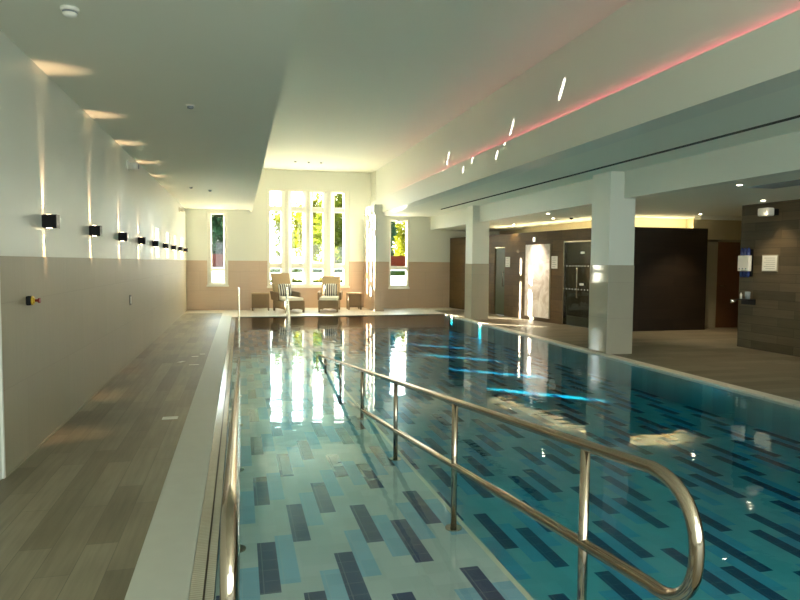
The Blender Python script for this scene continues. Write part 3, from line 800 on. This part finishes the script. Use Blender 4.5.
tag(b.build('garden_wall', M['brick']), 'low red brick garden wall outside right window', 'garden wall')
def tree(x, y, z, h, r, mat, lab, n=1500, conic=False, trunk=.16, low=.18, big=1.25):
    t = thing('tree', lab, 'tree', (x, y, z), group='trees outside the windows')
    b = MB(); b.tube([(0, 0, -.1), (.05, .03, h*.3), (-.04, .05, h*.6), (.02, 0, h*.9)], [trunk, trunk*.8, trunk*.5, trunk*.15], 8)
    for k in range(9):
        a = k*2.4; zz = h*(.25+.065*k); l = r*.75*(1-.05*k)
        b.tube([(0, 0, zz), (l*.5*math.cos(a), l*.5*math.sin(a), zz+l*.25), (l*math.cos(a), l*math.sin(a), zz+l*.35)], [trunk*.35, trunk*.2, .01], 5)
    b.build('trunk', M['bark'], t)
    b = MB()
    clumps = [(random.uniform(-1, 1), random.uniform(-1, 1), random.uniform(-1, 1)) for _ in range(70)]
    clumps = [c for c in clumps if c[0]**2+c[1]**2+c[2]**2 < 1] or [(0, 0, 0)]
    for _ in range(n):
        c = random.choice(clumps); q = [c[i]+random.gauss(0, .2) for i in range(3)]
        zz = h*(low+(1-low)*(q[2]*.5+.5)); k = max(.12, 1-(q[2]*.5+.5)) if conic else 1
        p = Vector((q[0]*r*k, q[1]*r*k, zz)); s = random.uniform(.07, .17)*big
        a = Vector((random.gauss(0, 1), random.gauss(0, 1), random.gauss(0, 1))).normalized(); d = a.cross(Vector((random.random(), random.random(), 1))).normalized()
        e = a*s; f = d*s*.7
        b.quad([p-e, p+f*.8, p+e, p-f*.8])
    b.build('foliage', mat, t)
tree(-1.5, 44, 1.2, 3.9, 2.2, M['leafg'], 'dark green tree seen through slim left window', 5500, trunk=.10, low=.0, big=1.9)
tree(2.75, 40.9, 1.15, 4.4, .8, M['leafy'], 'sparse yellow-green young tree in first light of large window', 700, trunk=.06)
tree(4.85, 47, 1.2, 5.2, 1.25, M['leafy'], 'yellow-green tree in second light of large window', 4200, low=.0)
tree(6.0, 42, 1.2, 4.9, 1.1, M['leafm'], 'green tree in third light of large window', 4000, low=.0)
tree(8.1, 49, 1.2, 5.6, 1.25, M['leafb'], 'brown autumn tree in fourth light of large window', 4000, low=.0)
tree(9.45, 43, 1.2, 3.7, .75, M['leafg'], 'dark green tree seen through right window', 4500, low=.0, big=1.6)
tree(13.0, 50, 1.2, 4.6, 1.4, M['leafy'], 'yellow-green tree behind dark tree in right window', 3500, low=.0)
for i, (x, y, m, lab) in enumerate(((2.3, 30.2, 'leafb', 'low brown shrub outside second light of large window'), (3.75, 30.0, 'leafb', 'low brown shrub outside third light of large window'), (5.0, 30.3, 'leafm', 'low green shrub outside fourth light of large window'))):
    zf = -.05+1.2*(y-YB-.34)/(38-YB-.34)
    t = thing('shrub', lab, 'shrub', (x, y, zf), group='shrubs outside the large window')
    b = MB()
    for _ in range(260):
        p = Vector((random.gauss(0, .16), random.gauss(0, .12), abs(random.gauss(.05, .09)))); s = random.uniform(.03, .06)
        a = Vector((random.gauss(0, 1), random.gauss(0, 1), random.gauss(0, 1))).normalized(); d = a.cross(Vector((0, .3, 1))).normalized()
        b.quad([p-a*s, p+d*s*.6, p+a*s, p-d*s*.6])
    b.build('foliage', M[m], t)
    b = MB(); b.tube([(0, 0, -.05), (0, 0, .15)], .02, 6); b.build('stem', M['bark'], t)

# ------------------------------------------------------------------ light
SKY_FAR, SKY_NEAR, SUN, EXPO = 6.5, 3.2, 85.0, 1.0
e, az = math.atan(.28), math.atan(.88)
# added spots at water level, standing in for sun glints on the beam
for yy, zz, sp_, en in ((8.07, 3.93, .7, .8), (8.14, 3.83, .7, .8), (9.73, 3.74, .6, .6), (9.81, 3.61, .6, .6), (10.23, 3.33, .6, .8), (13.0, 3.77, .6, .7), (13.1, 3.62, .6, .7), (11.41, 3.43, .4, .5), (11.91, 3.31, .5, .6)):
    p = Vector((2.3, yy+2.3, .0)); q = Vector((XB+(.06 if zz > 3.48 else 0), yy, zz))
    light('glint_standin_spot', 'SPOT', p, 6500*en, (1, .95, .82), spot_size=math.radians(sp_), spot_blend=.4, shadow_soft_size=.004, look=q-p)
sun = light('sun', 'SUN', (-10, 30, 20), SUN, (1, .93, .76), angle=math.radians(.5), look=(math.cos(az)*math.cos(e), -math.sin(az)*math.cos(e), -math.sin(e)))
w = bpy.data.worlds.new('sky'); S.world = w; w.use_nodes = True
nt = w.node_tree; nt.nodes.clear()
out = nt.nodes.new('ShaderNodeOutputWorld'); bg = nt.nodes.new('ShaderNodeBackground')
tc = nt.nodes.new('ShaderNodeTexCoord'); sp = nt.nodes.new('ShaderNodeSeparateXYZ'); nt.links.new(tc.outputs['Generated'], sp.inputs[0])
cr = nt.nodes.new('ShaderNodeValToRGB')
cr.color_ramp.elements[0].position = .0; cr.color_ramp.elements[0].color = (.90, 1, .96, 1)
cr.color_ramp.elements[1].position = .6; cr.color_ramp.elements[1].color = (.70, .95, 1.0, 1)
nt.links.new(sp.outputs[2], cr.inputs[0]); nt.links.new(cr.outputs[0], bg.inputs[0])
# sky strength varied by direction to balance the light; stronger on the far side
mr = nt.nodes.new('ShaderNodeMapRange'); mr.inputs[1].default_value = .25; mr.inputs[2].default_value = -.35
mr.inputs[3].default_value = SKY_FAR; mr.inputs[4].default_value = SKY_NEAR
nt.links.new(sp.outputs[1], mr.inputs[0]); nt.links.new(mr.outputs[0], bg.inputs[1])
nt.links.new(bg.outputs[0], out.inputs[0])
# sky portals at the openings
def portal(loc, sx, sy, look):
    l = light('sky_portal', 'AREA', loc, 1, (1, 1, 1), look=look, shape='RECTANGLE', size=sx, size_y=sy)
    l.data.cycles.is_portal = True
portal((2.12, YM+.3, 2.25), 2.7, 3.1, (0, -1, 0)); portal((-.63, YB+.3, 1.9), .6, 2.3, (0, -1, 0)); portal((5.08, YB+.3, 1.8), .7, 2.3, (0, -1, 0))
portal((5.5, YN-.25, 1.5), 14.2, 2.6, (0, 1, 0)); portal((2.3, YN-.25, 3.6), 3.8, 1.5, (0, 1, 0))

# ------------------------------------------------------------------ camera
cam = bpy.data.cameras.new('camera'); cam.sensor_width = 36; cam.lens = 28.8; cam.clip_start = .05; cam.clip_end = 300
co = bpy.data.objects.new('camera', cam); COL.objects.link(co)
R = [[0.970237, -0.242056, 0.007011], [0.007314, 0.058232, 0.998276], [-0.242047, -0.968513, 0.058269]]
co.matrix_world = Matrix(((R[0][0], R[1][0], R[2][0], 0), (R[0][1], R[1][1], R[2][1], 0), (R[0][2], R[1][2], R[2][2], 1.5), (0, 0, 0, 1)))
S.camera = co
S.view_settings.view_transform = 'Standard'; S.view_settings.look = 'None'; S.view_settings.gamma = 1
S.view_settings.exposure = EXPO; S.view_settings.use_curve_mapping = False
S.cycles.use_denoising = True
S.cycles.max_bounces = 14; S.cycles.diffuse_bounces = 7; S.cycles.transparent_max_bounces = 16
S.cycles.sample_clamp_indirect = 8
